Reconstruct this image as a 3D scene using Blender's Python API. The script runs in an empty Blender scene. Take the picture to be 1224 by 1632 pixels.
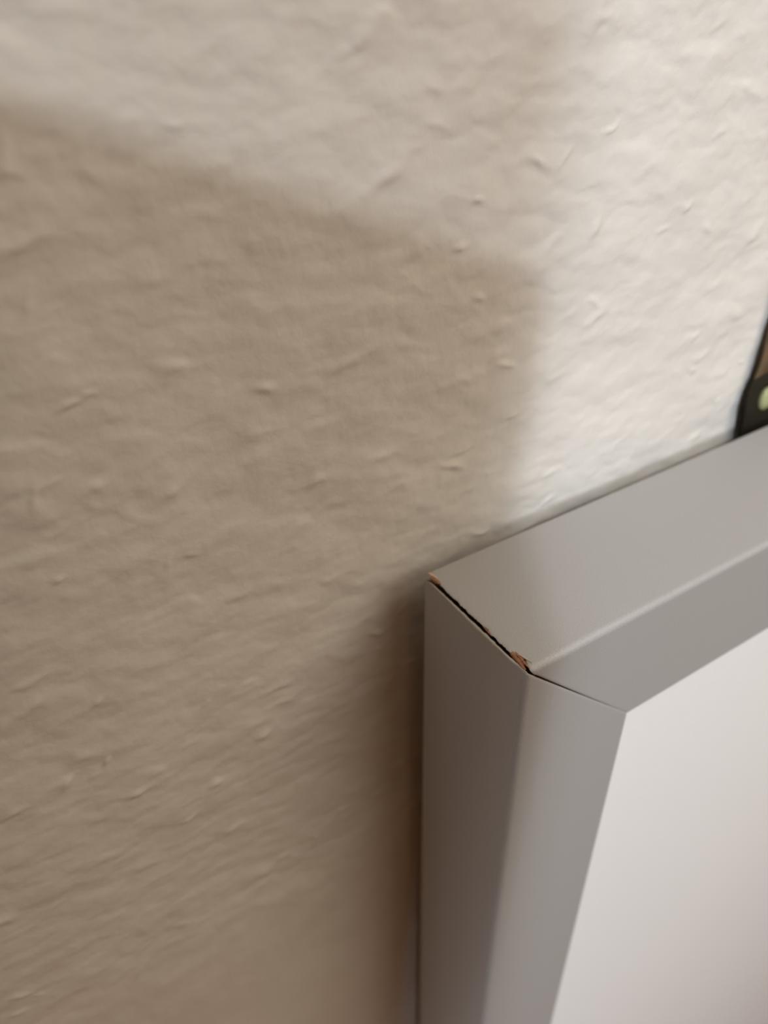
import bpy, math, random
import numpy as np
from mathutils import Vector, Matrix

C = bpy.context.scene.collection
S = bpy.context.scene
random.seed(7); RNG = np.random.default_rng(11)
EYE = Vector((0.0, 0.0, 1.5))            # eye height of the camera above the floor
def W(x, y, z): return Vector((x, y, z)) + EYE

# ---------------------------------------------------------------- camera
cd = bpy.data.cameras.new('camera'); cam = bpy.data.objects.new('camera', cd); C.objects.link(cam)
XC = Vector((0.84862977, -0.52854795, -0.02155397))     # image right, in room axes
YC = Vector((-0.32478967, -0.48845099, -0.80989339))    # image down
ZC = Vector((0.41753943, 0.69430015, -0.58618096))      # viewing direction
m = Matrix((XC, -YC, -ZC)).transposed().to_4x4(); m.translation = EYE
cam.matrix_world = m
cd.sensor_fit = 'VERTICAL'; cd.sensor_height = 24.0; cd.sensor_width = 18.0
cd.lens = 1244.06 / 1632 * 24.0
cd.clip_start = 0.005
cd.dof.use_dof = True; cd.dof.focus_distance = 0.128; cd.dof.aperture_fstop = 8.6
S.camera = cam
S.view_settings.view_transform = 'Standard'; S.view_settings.look = 'None'
S.view_settings.gamma = 1.0; S.view_settings.use_curve_mapping = False
S.view_settings.exposure = 0.0

# ---------------------------------------------------------------- world and lamps
wd = bpy.data.worlds.new('room_light'); S.world = wd; wd.use_nodes = True
# room light: pale ceiling side brighter, floor side dim and warm
wn = wd.node_tree.nodes; wl = wd.node_tree.links; bg = wn['Background']
_tc = wn.new('ShaderNodeTexCoord'); _dp = wn.new('ShaderNodeVectorMath'); _dp.operation = 'DOT_PRODUCT'
_dp.inputs[1].default_value = (0.72, 0.0, 0.70); wl.new(_tc.outputs['Generated'], _dp.inputs[0])
_mr = wn.new('ShaderNodeMapRange'); _mr.inputs['From Min'].default_value = -0.8; _mr.inputs['From Max'].default_value = 0.9
wl.new(_dp.outputs['Value'], _mr.inputs['Value'])
_mx = wn.new('ShaderNodeMix'); _mx.data_type = 'RGBA'; wl.new(_mr.outputs[0], _mx.inputs[0])
_mx.inputs[6].default_value = (0.115, 0.040, 0.008, 1); _mx.inputs[7].default_value = (0.28, 0.205, 0.135, 1)
wl.new(_mx.outputs[2], bg.inputs[0]); bg.inputs[1].default_value = 1.0

def lamp(name, kind, loc, energy, col, size, target=None):
    d = bpy.data.lights.new(name, kind); d.energy = energy; d.color = col
    if kind == 'AREA': d.shape = 'DISK'; d.size = size
    else: d.shadow_soft_size = size
    o = bpy.data.objects.new(name, d); C.objects.link(o); o.location = W(*loc)
    if target is not None:
        o.rotation_euler = (W(*target) - o.location).to_track_quat('-Z', 'Y').to_euler()
    return o
lamp('ceiling_lamp', 'POINT', (-0.5473, -1.1018, 1.0230), 31.5, (0.85, 0.955, 1.06), 0.036)
lamp('wall_lamp', 'POINT', (-0.698, -1.319, 0.659), 50.0, (0.85, 0.955, 1.06), 0.12)
lamp('side_fill', 'AREA', (0.36, -0.43, 0.40), 2.5, (1.0, 0.90, 0.75), 0.55, (0.05, 0.1, -0.05))  # added area fill standing in for ambient light from the upper right

# ---------------------------------------------------------------- materials
def mat(name, col, rough=0.6, metal=0.0, build=None, spec=0.5):
    m = bpy.data.materials.new(name); m.use_nodes = True
    nt = m.node_tree; b = nt.nodes['Principled BSDF']
    b.inputs['Base Color'].default_value = (*col, 1); b.inputs['Roughness'].default_value = rough
    b.inputs['Metallic'].default_value = metal; b.inputs['Specular IOR Level'].default_value = spec
    if build: build(nt, b)
    return m
def nd(nt, t, **k):
    n = nt.nodes.new(t)
    for a, v in k.items(): setattr(n, a, v)
    return n
def noise(nt, scale, detail=4, rough=0.6, stretch=None, dist=0.0):
    tc = nd(nt, 'ShaderNodeTexCoord'); mp = nd(nt, 'ShaderNodeMapping')
    nt.links.new(tc.outputs['Object'], mp.inputs[0])
    if stretch: mp.inputs['Scale'].default_value = stretch
    n = nd(nt, 'ShaderNodeTexNoise'); n.inputs['Scale'].default_value = scale
    n.inputs['Detail'].default_value = detail; n.inputs['Roughness'].default_value = rough
    n.inputs['Distortion'].default_value = dist
    nt.links.new(mp.outputs[0], n.inputs['Vector']); return n
def ramp(nt, src, stops):
    r = nd(nt, 'ShaderNodeValToRGB'); e = r.color_ramp.elements
    e[0].position, e[0].color = stops[0][0], (*stops[0][1], 1)
    e[1].position, e[1].color = stops[-1][0], (*stops[-1][1], 1)
    for p, c in stops[1:-1]:
        x = e.new(p); x.color = (*c, 1)
    nt.links.new(src, r.inputs[0]); return r
def bump(nt, b, src, dist, prev=None, strength=1.0):
    k = nd(nt, 'ShaderNodeBump'); k.inputs['Distance'].default_value = dist; k.inputs['Strength'].default_value = strength
    nt.links.new(src, k.inputs['Height'])
    if prev: nt.links.new(prev.outputs[0], k.inputs['Normal'])
    nt.links.new(k.outputs[0], b.inputs['Normal']); return k

def wall_nodes(nt, b):
    n = noise(nt, 70, 4, 0.6)
    r = ramp(nt, n.outputs['Fac'], [(0.3, (0.75, 0.72, 0.68)), (0.7, (0.79, 0.76, 0.72))])
    nt.links.new(r.outputs[0], b.inputs['Base Color'])
    f = noise(nt, 800, 4, 0.55); k = bump(nt, b, f.outputs['Fac'], 0.00005)
    g = noise(nt, 240, 3, 0.5); bump(nt, b, g.outputs['Fac'], 0.00025, k)
M_wall = mat('painted_woodchip_wallpaper', (0.82, 0.79, 0.75), 0.75, 0, wall_nodes, 0.25)

def foil_nodes(nt, b):
    n = noise(nt, 5200, 2, 0.6)
    r = ramp(nt, n.outputs['Fac'], [(0.25, (0.35, 0.345, 0.34)), (0.75, (0.53, 0.52, 0.515))])
    nt.links.new(r.outputs[0], b.inputs['Base Color'])
    bump(nt, b, n.outputs['Fac'], 0.00004)
M_foil = mat('silver_grey_foil', (0.38, 0.37, 0.36), 0.58, 0.15, foil_nodes, 0.5)
def mdf_nodes(nt, b):
    n = noise(nt, 1500, 5, 0.7, (1, 3, 1))
    r = ramp(nt, n.outputs['Fac'], [(0.3, (0.10, 0.045, 0.02)), (0.7, (0.30, 0.15, 0.075))])
    nt.links.new(r.outputs[0], b.inputs['Base Color']); bump(nt, b, n.outputs['Fac'], 0.0003)
M_mdf = mat('raw_brown_fibreboard', (0.2, 0.1, 0.05), 0.9, 0, mdf_nodes, 0.2)
def spl_nodes(nt, b):
    n = noise(nt, 2500, 4, 0.7, (1, 1, 1))
    r = ramp(nt, n.outputs['Fac'], [(0.3, (0.22, 0.09, 0.04)), (0.7, (0.50, 0.27, 0.16))])
    nt.links.new(r.outputs[0], b.inputs['Base Color'])
M_spl = mat('torn_fibreboard', (0.5, 0.27, 0.15), 0.9, 0, spl_nodes, 0.2)
M_pale = mat('pale_torn_board', (0.72, 0.56, 0.44), 0.9, 0, None, 0.2)
M_lip = mat('pale_foil_edge', (0.52, 0.49, 0.44), 0.6, 0, None, 0.4)
def panel_nodes(nt, b):
    n = noise(nt, 300, 3, 0.5)
    r = ramp(nt, n.outputs['Fac'], [(0.3, (0.93, 0.935, 0.94)), (0.7, (0.95, 0.955, 0.96))])
    nt.links.new(r.outputs[0], b.inputs['Base Color'])
M_panel = mat('smooth_white_board', (0.84, 0.84, 0.84), 0.5, 0, panel_nodes, 0.5)
M_back = mat('brown_hardboard', (0.25, 0.16, 0.09), 0.8, 0, mdf_nodes)
def dark_nodes(nt, b):
    n = noise(nt, 160, 4, 0.6, (1, 1, 0.5))
    r = ramp(nt, n.outputs['Fac'], [(0.35, (0.05, 0.032, 0.016)), (0.55, (0.16, 0.10, 0.05)), (0.72, (0.14, 0.12, 0.04))])
    nt.links.new(r.outputs[0], b.inputs['Base Color']); bump(nt, b, n.outputs['Fac'], 0.0004)
M_dark = mat('dark_olive_brown_weave', (0.08, 0.06, 0.03), 0.7, 0, dark_nodes)
M_lower = mat('blackish_olive', (0.022, 0.018, 0.011), 0.85, 0, None, 0.2)
M_bead = mat('pale_green_bead', (0.42, 0.43, 0.22), 0.35)
M_black = mat('black_plastic', (0.015, 0.015, 0.016), 0.4)
M_glass = mat('black_screen_glass', (0.01, 0.01, 0.012), 0.08)

def mesh_obj(name, verts, faces, mats, parent=None, mi=None, smooth=False, loc=None):
    me = bpy.data.meshes.new(name); me.from_pydata([tuple(v) for v in verts], [], faces)
    for k in (mats if isinstance(mats, list) else [mats]): me.materials.append(k)
    if mi is not None: me.polygons.foreach_set('material_index', mi)
    if smooth: me.polygons.foreach_set('use_smooth', [True] * len(me.polygons))
    me.update(); o = bpy.data.objects.new(name, me); C.objects.link(o)
    if parent: o.parent = parent
    if loc: o.location = loc
    return o
def thing(name, loc, label, cat, group=None):
    o = bpy.data.objects.new(name, None); C.objects.link(o); o.location = loc; o.empty_display_size = 0.02
    o['label'] = label; o['category'] = cat
    if group: o['group'] = group
    return o

# ---------------------------------------------------------------- the wall (real relief of the woodchip paper)
YW = 0.1037
def axis(lo, hi, step, far_lo, far_hi):
    a = list(np.arange(lo, hi + 1e-9, step)); s = step; v = a[-1]
    while v < far_hi: s *= 1.12; v += s; a.append(min(v, far_hi))
    s = step; v = a[0]; b = []
    while v > far_lo: s *= 1.12; v -= s; b.append(max(v, far_lo))
    return np.array(b[::-1] + a)
gx = axis(-0.055, 0.165, 0.00042, -2.0, 2.0); gz = axis(-0.185, 0.010, 0.00042, -1.5, 1.1)
GX, GZ = np.meshgrid(gx, gz)
def vnoise(x, z, seed):
    r = np.random.default_rng(seed); n = 256; ang = r.random((n, n)) * 2 * np.pi
    gxx, gzz = np.cos(ang), np.sin(ang)
    xi = np.floor(x).astype(int); zi = np.floor(z).astype(int); xf = x - xi; zf = z - zi
    u = xf**3 * (xf * (xf * 6 - 15) + 10); v = zf**3 * (zf * (zf * 6 - 15) + 10)
    def g(a, b): 
        i, j = (zi + b) % n, (xi + a) % n
        return gxx[i, j] * (xf - a) + gzz[i, j] * (zf - b)
    return (g(0,0)*(1-u)+g(1,0)*u)*(1-v) + (g(0,1)*(1-u)+g(1,1)*u)*v
wx = GX + 0.0015 * vnoise(GX * 220, GZ * 220, 5); wz = GZ + 0.0015 * vnoise(GX * 220, GZ * 220, 6)
near = np.exp(-((np.maximum(np.abs(GX - 0.05) - 0.25, 0)) / 0.1)**2 - ((np.maximum(np.abs(GZ + 0.1) - 0.25, 0)) / 0.1)**2)
Hh = 0.0016 * vnoise(GX * 18, GZ * 18, 1) + near * (0.0006 * vnoise(wx * 70, wz * 95, 2)
     + 0.00028 * vnoise(wx * 130 + wz * 40, wz * 270, 3) + 0.00010 * vnoise(wx * 260, wz * 480, 8) + 0.00005 * vnoise(wx * 620, wz * 700, 4))
for k in range(520):                      # wood chips under the paint
    cx = RNG.uniform(-0.09, 0.20); cz = RNG.uniform(-0.22, 0.04)
    ln = RNG.uniform(0.0009, 0.0034); wdt = ln * RNG.uniform(0.30, 0.6); th = RNG.normal(0.12, 0.45); h = RNG.uniform(0.00008, 0.00050)
    i0, i1 = np.searchsorted(gx, [cx - 3*ln, cx + 3*ln]); j0, j1 = np.searchsorted(gz, [cz - 3*ln, cz + 3*ln])
    if i1 - i0 < 2 or j1 - j0 < 2: continue
    dx = wx[j0:j1, i0:i1] - cx; dz = wz[j0:j1, i0:i1] - cz
    a = (dx*math.cos(th) + dz*math.sin(th)) / ln; b = (-dx*math.sin(th) + dz*math.cos(th)) / wdt
    r2 = a*a + b*b
    Hh[j0:j1, i0:i1] += h * np.exp(-r2) * (1 - 0.45 * np.tanh(b * 1.2))
Hh = np.minimum(Hh, 0.0020)
V = np.stack([GX, YW - Hh, GZ], -1).reshape(-1, 3)
nx, nz = len(gx), len(gz)
idx = np.arange(nx * nz).reshape(nz, nx)
F = np.stack([idx[:-1,:-1], idx[:-1,1:], idx[1:,1:], idx[1:,:-1]], -1).reshape(-1, 4)
me = bpy.data.meshes.new('wall_back'); me.vertices.add(len(V)); me.vertices.foreach_set('co', V.ravel())
me.loops.add(F.size); me.loops.foreach_set('vertex_index', F.ravel().astype(np.int32))
me.polygons.add(len(F)); me.polygons.foreach_set('loop_start', (np.arange(len(F)) * 4).astype(np.int32))
me.polygons.foreach_set('loop_total', np.full(len(F), 4, dtype=np.int32)); me.update(calc_edges=True)
me.polygons.foreach_set('use_smooth', np.ones(len(F), dtype=bool))
me.materials.append(M_wall)
wall = bpy.data.objects.new('wall_back', me); C.objects.link(wall); wall.location = EYE
wall['kind'] = 'structure'

# ---------------------------------------------------------------- the picture frame
X0, Z0, YF = 0.06622, -0.09899, 0.065          # outer front corner
FW, FD = 0.0302, 0.0302                         # face width, depth
OW, OH = 0.50, 0.70
fr = thing('picture_frame', W(X0, YF + FD, Z0 - OH),
           'silver grey picture frame with a split corner and white board, hanging on wallpaper', 'picture frame')
FO = fr.location.copy()
def section():
    """outline (s across from outer edge, t depth from front), dense where the split shows"""
    P = []
    def seg(a, b, n):
        for i in range(n): P.append((a[0] + (b[0]-a[0])*i/n, a[1] + (b[1]-a[1])*i/n))
    def arc(c, r, a0, a1, n):
        for i in range(n):
            a = math.radians(a0 + (a1-a0)*i/n); P.append((c[0] + r*math.cos(a), c[1] + r*math.sin(a)))
    R, r = 0.0013, 0.0004
    seg((0, FD), (0, R), 110)
    arc((R, R), R, 180, 270, 10)
    seg((R, 0), (FW - r, 0), 70)
    arc((FW - r, r), r, 270, 360, 5)
    seg((FW, r), (FW, 0.0035), 4); seg((FW, 0.0035), (FW - 0.006, 0.0035), 4)
    seg((FW - 0.006, 0.0035), (FW - 0.006, FD), 8); seg((FW - 0.006, FD), (0, FD), 10)
    return P
def rag(t, seed, amp):
    v = 0
    for k, (fq, a) in enumerate(((260, 1.0), (700, 0.7), (1900, 0.55))):
        v += a * math.sin(t * fq * 6.28 + seed * (3.1 + k) + 1.7 * math.sin(t * fq * 2.3 + seed))
    return amp * v
def split(s, t, which):
    """how far this bar's end stands back from the true mitre"""
    tp = max(0.0, 1 - s / (FW * 0.93))
    g = 0.00032 * tp**1.15
    side = max(0.0, 1 - s / 0.0014)            # on the outer face
    if side > 0:
        g += side * (0.00022 + 0.00016 * t / FD)
        g += side * rag(t, 1.3 if which == 'top' else 4.4, 0.00007 if which == 'top' else 0.000045)
        if t > FD - 0.0030: g += side * 0.00075 * ((t - FD + 0.0030) / 0.0030)**1.5
        if which == 'top':
            g += side * 0.0011 * math.exp(-((t - 0.0026) / 0.0019)**2)
            g += side * 0.00035 * math.exp(-((t - 0.012) / 0.0009)**2)
    return g
SEC = section()
def bar(name, which, L, end_split=False):
    n = len(SEC); verts = []; faces = []; mi = []
    stations = [0.0, 0.00025, 0.0008, 0.004, None, 1.0]
    rings = []
    for st in stations:
        ring = []
        for s, t in SEC:
            u0 = s + (split(s, t, which) if (which in ('top', 'left')) else 0.0)
            u1 = L - s
            if st is None: u = L * 0.5
            elif st == 1.0: u = u1
            else:
                u = u0 + st
                if st == 0.0: pass
            tt, ss = t, s
            if st == 0.0: # the torn edge rolls in slightly
                cx, cy = FW * 0.5, FD * 0.5
                d = 0.00012
                ss = s + (d if s < FW*0.5 else 0) * (1 if s < 0.002 else 0); tt = t + (d if t < 0.001 else 0)
            y = tt - FD
            if which == 'top': p = (u, y, OH - ss)
            elif which == 'left': p = (ss, y, OH - u)
            elif which == 'right': p = (OW - ss, y, OH - u)
            else: p = (u, y, ss)
            ring.append(len(verts)); verts.append(p)
        rings.append(ring)
    for a, b in zip(rings, rings[1:]):
        for i in range(n):
            j = (i + 1) % n; faces.append((a[i], a[j], b[j], b[i])); mi.append(0)
    nside = len(faces)
    faces.append(tuple(rings[0][::-1])); mi.append(1); faces.append(tuple(rings[-1])); mi.append(1)
    o = mesh_obj(name, verts, faces, [M_foil, M_mdf], fr, mi)
    import bmesh
    bm = bmesh.new(); bm.from_mesh(o.data); bmesh.ops.recalc_face_normals(bm, faces=bm.faces[:]); 
    for f in bm.faces: f.smooth = len(f.verts) == 4
    for e in bm.edges:
        if len(e.link_faces) == 2 and e.calc_face_angle() > math.radians(35): e.smooth = False
    bm.to_mesh(o.data); bm.free()
    return o
bar('top_rail', 'top', OW); bar('left_rail', 'left', OH)
bar('right_rail', 'right', OH); bar('bottom_rail', 'bottom', OW)
def box(name, a, b, m, parent, bev=0.0):
    x0, y0, z0 = a; x1, y1, z1 = b
    v = [(x0,y0,z0),(x1,y0,z0),(x1,y1,z0),(x0,y1,z0),(x0,y0,z1),(x1,y0,z1),(x1,y1,z1),(x0,y1,z1)]
    f = [(0,3,2,1),(4,5,6,7),(0,1,5,4),(1,2,6,5),(2,3,7,6),(3,0,4,7)]
    o = mesh_obj(name, v, f, m, parent)
    if bev:
        md = o.modifiers.new('bevel', 'BEVEL'); md.width = bev; md.segments = 4
    return o
i0 = FW - 0.0055
pnl = box('white_board', (i0, 0.0038 - FD, i0), (OW - i0, 0.0058 - FD, OH - i0), M_panel, fr)
pnl['label'] = 'smooth white board inside the frame'
box('backing_board', (i0, 0.0062 - FD, i0), (OW - i0, 0.0090 - FD, OH - i0), M_back, fr)

# torn fibres at the split corner; local frame coordinates, corner edge runs along y
def sliver(name, pts, wid, thick, m, parent, n=9, seed=0):
    """a torn fibre: tapering ragged strip along a polyline, with real thickness"""
    r = random.Random(seed); P = [Vector(p) for p in pts]; path = []
    for i in range(n + 1):
        q = i / n * (len(P) - 1); k = min(int(q), len(P) - 2); path.append(P[k].lerp(P[k+1], q - k))
    v = []; f = []
    for i, p in enumerate(path):
        d = (path[min(i+1, n)] - path[max(i-1, 0)]).normalized()
        up = Vector((-0.7, 0, 0.7)); sd = d.cross(up).normalized(); nn = sd.cross(d).normalized()
        w = wid * (math.sin(math.pi * (0.08 + 0.86 * i / n))**0.7) * r.uniform(0.75, 1.2)
        th = thick * r.uniform(0.7, 1.3)
        for a, b in ((1, 0.3), (0.2, 1), (-1, 0.2), (-0.1, -1)):
            v.append(p + sd * w * a * 0.5 * r.uniform(0.8, 1.2) + nn * th * b * 0.5)
    for i in range(n):
        for k in range(4):
            j = (k + 1) % 4; f.append((i*4+k, i*4+j, i*4+4+j, i*4+4+k))
    f.append((3,2,1,0)); f.append((n*4, n*4+1, n*4+2, n*4+3))
    return mesh_obj(name, v, f, m, parent)
tr = bpy.data.objects.get('top_rail')
def L(x, t, z): return (x, t - FD, OH + z)      # frame-local helper: x from left, t depth from front, z from top
for k, (a, b, w, th, m) in enumerate((
    (L(0.00100, 0.0062, -0.00020), L(0.00055, 0.0010, -0.00050), 0.00075, 0.0005, M_spl),
    (L(0.00140, 0.0048, -0.00006), L(0.00110, 0.0006, -0.00022), 0.00055, 0.0004, M_spl),
    (L(0.00150, 0.0040, 0.00006), L(0.00215, 0.0012, 0.00010), 0.00022, 0.0002, M_pale),
    (L(0.00050, 0.0290, -0.00020), L(0.00095, 0.0262, -0.00010), 0.00085, 0.0006, M_spl),
    (L(0.00075, 0.0301, 0.00010), L(0.00125, 0.0280, 0.00005), 0.00080, 0.0005, M_pale),
    (L(0.00070, 0.0130, -0.00010), L(0.00055, 0.0100, -0.00020), 0.00030, 0.0002, M_spl))):
    s = sliver('torn_fibre', [a, b], w, th, m, tr, seed=k + 3)
lr = bpy.data.objects.get('left_rail')
lip = sliver('foil_lip', [L(0.00000, 0.0285, -0.00078), L(-0.00005, 0.0160, -0.00066), L(0.00002, 0.0040, -0.00062), L(0.0004, 0.0004, -0.00068)],
             0.00055, 0.00025, M_lip, lr, n=60, seed=9)
lip['label'] = 'pale torn foil edge along the split'

# ---------------------------------------------------------------- dark thing hanging at the right border
YH = YW - 0.0024
hg = thing('wall_hanging', W(0.175, YW - 0.002, -0.1385),
           'dark olive brown hanging strip against the wall behind the frame, at the right edge', 'wall hanging')
HO = hg.location - EYE
edge = [(-0.130, 0.1590), (-0.112, 0.1592), (-0.0968, 0.1581), (-0.0922, 0.1571), (-0.0879, 0.1566), (-0.0848, 0.1571),
        (-0.0826, 0.1577), (-0.0763, 0.1576), (-0.0726, 0.1579), (-0.060, 0.1590), (-0.045, 0.1598), (-0.030, 0.1625), (-0.015, 0.1680)]
v = []; f = []; NS = 12; K = []
ez = np.array([e[0] for e in edge]); ex = np.array([e[1] for e in edge])
ez = ez * 1.068; ex = ex * 1.068
zs = np.linspace(-0.1385, -0.0165, 70)
for z in zs:
    xl = float(np.interp(z, ez, ex)); xr = 0.188 - (xl - 0.167) * 0.7
    for k in range(NS):
        a = 2 * math.pi * k / NS
        px = (xl + xr) / 2 - (xr - xl) / 2 * math.copysign(abs(math.cos(a))**0.8, math.cos(a))
        py = YH - 0.0006 * math.sin(a) + 0.0003 * math.sin(z * 400)
        v.append((px - HO.x, py - HO.y, z - HO.z))
for i in range(len(zs) - 1):
    for k in range(NS):
        j = (k + 1) % NS; f.append((i*NS+k, i*NS+j, (i+1)*NS+j, (i+1)*NS+k))
f.append(tuple(range(NS))[::-1]); f.append(tuple((len(zs)-1)*NS + k for k in range(NS)))
mesh_obj('strip', v, f, M_dark, hg, smooth=True)
# lower end overlaid by a darker, slightly wider piece
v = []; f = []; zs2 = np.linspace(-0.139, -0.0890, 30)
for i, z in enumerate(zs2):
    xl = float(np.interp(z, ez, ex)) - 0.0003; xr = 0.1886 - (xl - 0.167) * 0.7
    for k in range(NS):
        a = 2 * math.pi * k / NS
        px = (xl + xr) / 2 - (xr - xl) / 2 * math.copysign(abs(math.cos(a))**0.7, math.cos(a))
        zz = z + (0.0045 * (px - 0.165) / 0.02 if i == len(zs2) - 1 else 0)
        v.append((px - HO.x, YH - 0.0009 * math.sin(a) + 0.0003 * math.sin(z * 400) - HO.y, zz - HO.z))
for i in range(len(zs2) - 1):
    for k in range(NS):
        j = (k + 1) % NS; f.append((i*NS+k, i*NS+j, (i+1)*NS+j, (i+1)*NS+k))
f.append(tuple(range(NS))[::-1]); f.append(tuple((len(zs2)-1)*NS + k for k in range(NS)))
mesh_obj('dark_lower_piece', v, f, M_lower, hg, smooth=True)
def ball(name, c, rx, ry, rz, m, parent):
    v = []; f = []; A, B = 20, 12
    for i in range(B + 1):
        p = math.pi * i / B
        for k in range(A):
            a = 2 * math.pi * k / A
            v.append((c[0] + rx*math.sin(p)*math.cos(a), c[1] + ry*math.sin(p)*math.sin(a), c[2] + rz*math.cos(p)))
    for i in range(B):
        for k in range(A): f.append((i*A+k, i*A+(k+1) % A, (i+1)*A+(k+1) % A, (i+1)*A+k))
    return mesh_obj(name, v, f, m, parent, smooth=True)
bd = ball('bead', (0.1736 - HO.x, YH - 0.0012 - HO.y, -0.0945 - HO.z), 0.0022, 0.0014, 0.0032, M_bead, hg)
bd['label'] = 'pale green bead'

# ---------------------------------------------------------------- unseen phone, enlarged and shaped so its shadow covers the wall
Cc = Vector((0.04182512, 0.00000756, 0.04344889)) + XC * 0.0016; ta = Vector((-0.84461156, 0.5344571, 0.03141524)); tb = Vector((-0.33510019, -0.48197812, -0.80957085))
tn = ta.cross(tb).normalized()
if tn.dot(ZC) > 0: tn = -tn                    # away from the wall
TW, TH, TT = 0.135, 0.30, 0.007
occ = thing('phone_occluder', EYE + Cc + ta * TW + tb * TH, 'unseen dark phone slab, enlarged to cast the square shadow on the wallpaper', 'phone_occluder')
mt = Matrix((-ta, -tb, tn)).transposed().to_4x4()
mt.translation = occ.location; occ.matrix_world = mt
def rbox(name, x0, y0, x1, y1, z0, z1, r, m, parent, n=8):
    out = []
    for cx, cy, a0 in ((x1-r, y1-r, 0), (x0+r, y1-r, 90), (x0+r, y0+r, 180), (x1-r, y0+r, 270)):
        for i in range(n + 1):
            a = math.radians(a0 + 90*i/n); out.append((cx + r*math.cos(a), cy + r*math.sin(a)))
    k = len(out); v = [(x, y, z0) for x, y in out] + [(x, y, z1) for x, y in out]
    f = [(i, (i+1) % k, k+(i+1) % k, k+i) for i in range(k)] + [tuple(range(k))[::-1], tuple(range(k, 2*k))]
    return mesh_obj(name, v, f, m, parent)
rbox('body', 0, 0, TW, TH, 0, TT, 0.005, M_black, occ)
rbox('screen', 0.006, 0.008, TW-0.006, TH-0.008, TT, TT+0.0004, 0.003, M_glass, occ)
rbox('power_button', TW-0.03, TH, TW-0.018, TH+0.0006, 0.002, 0.005, 0.0003, M_black, occ)
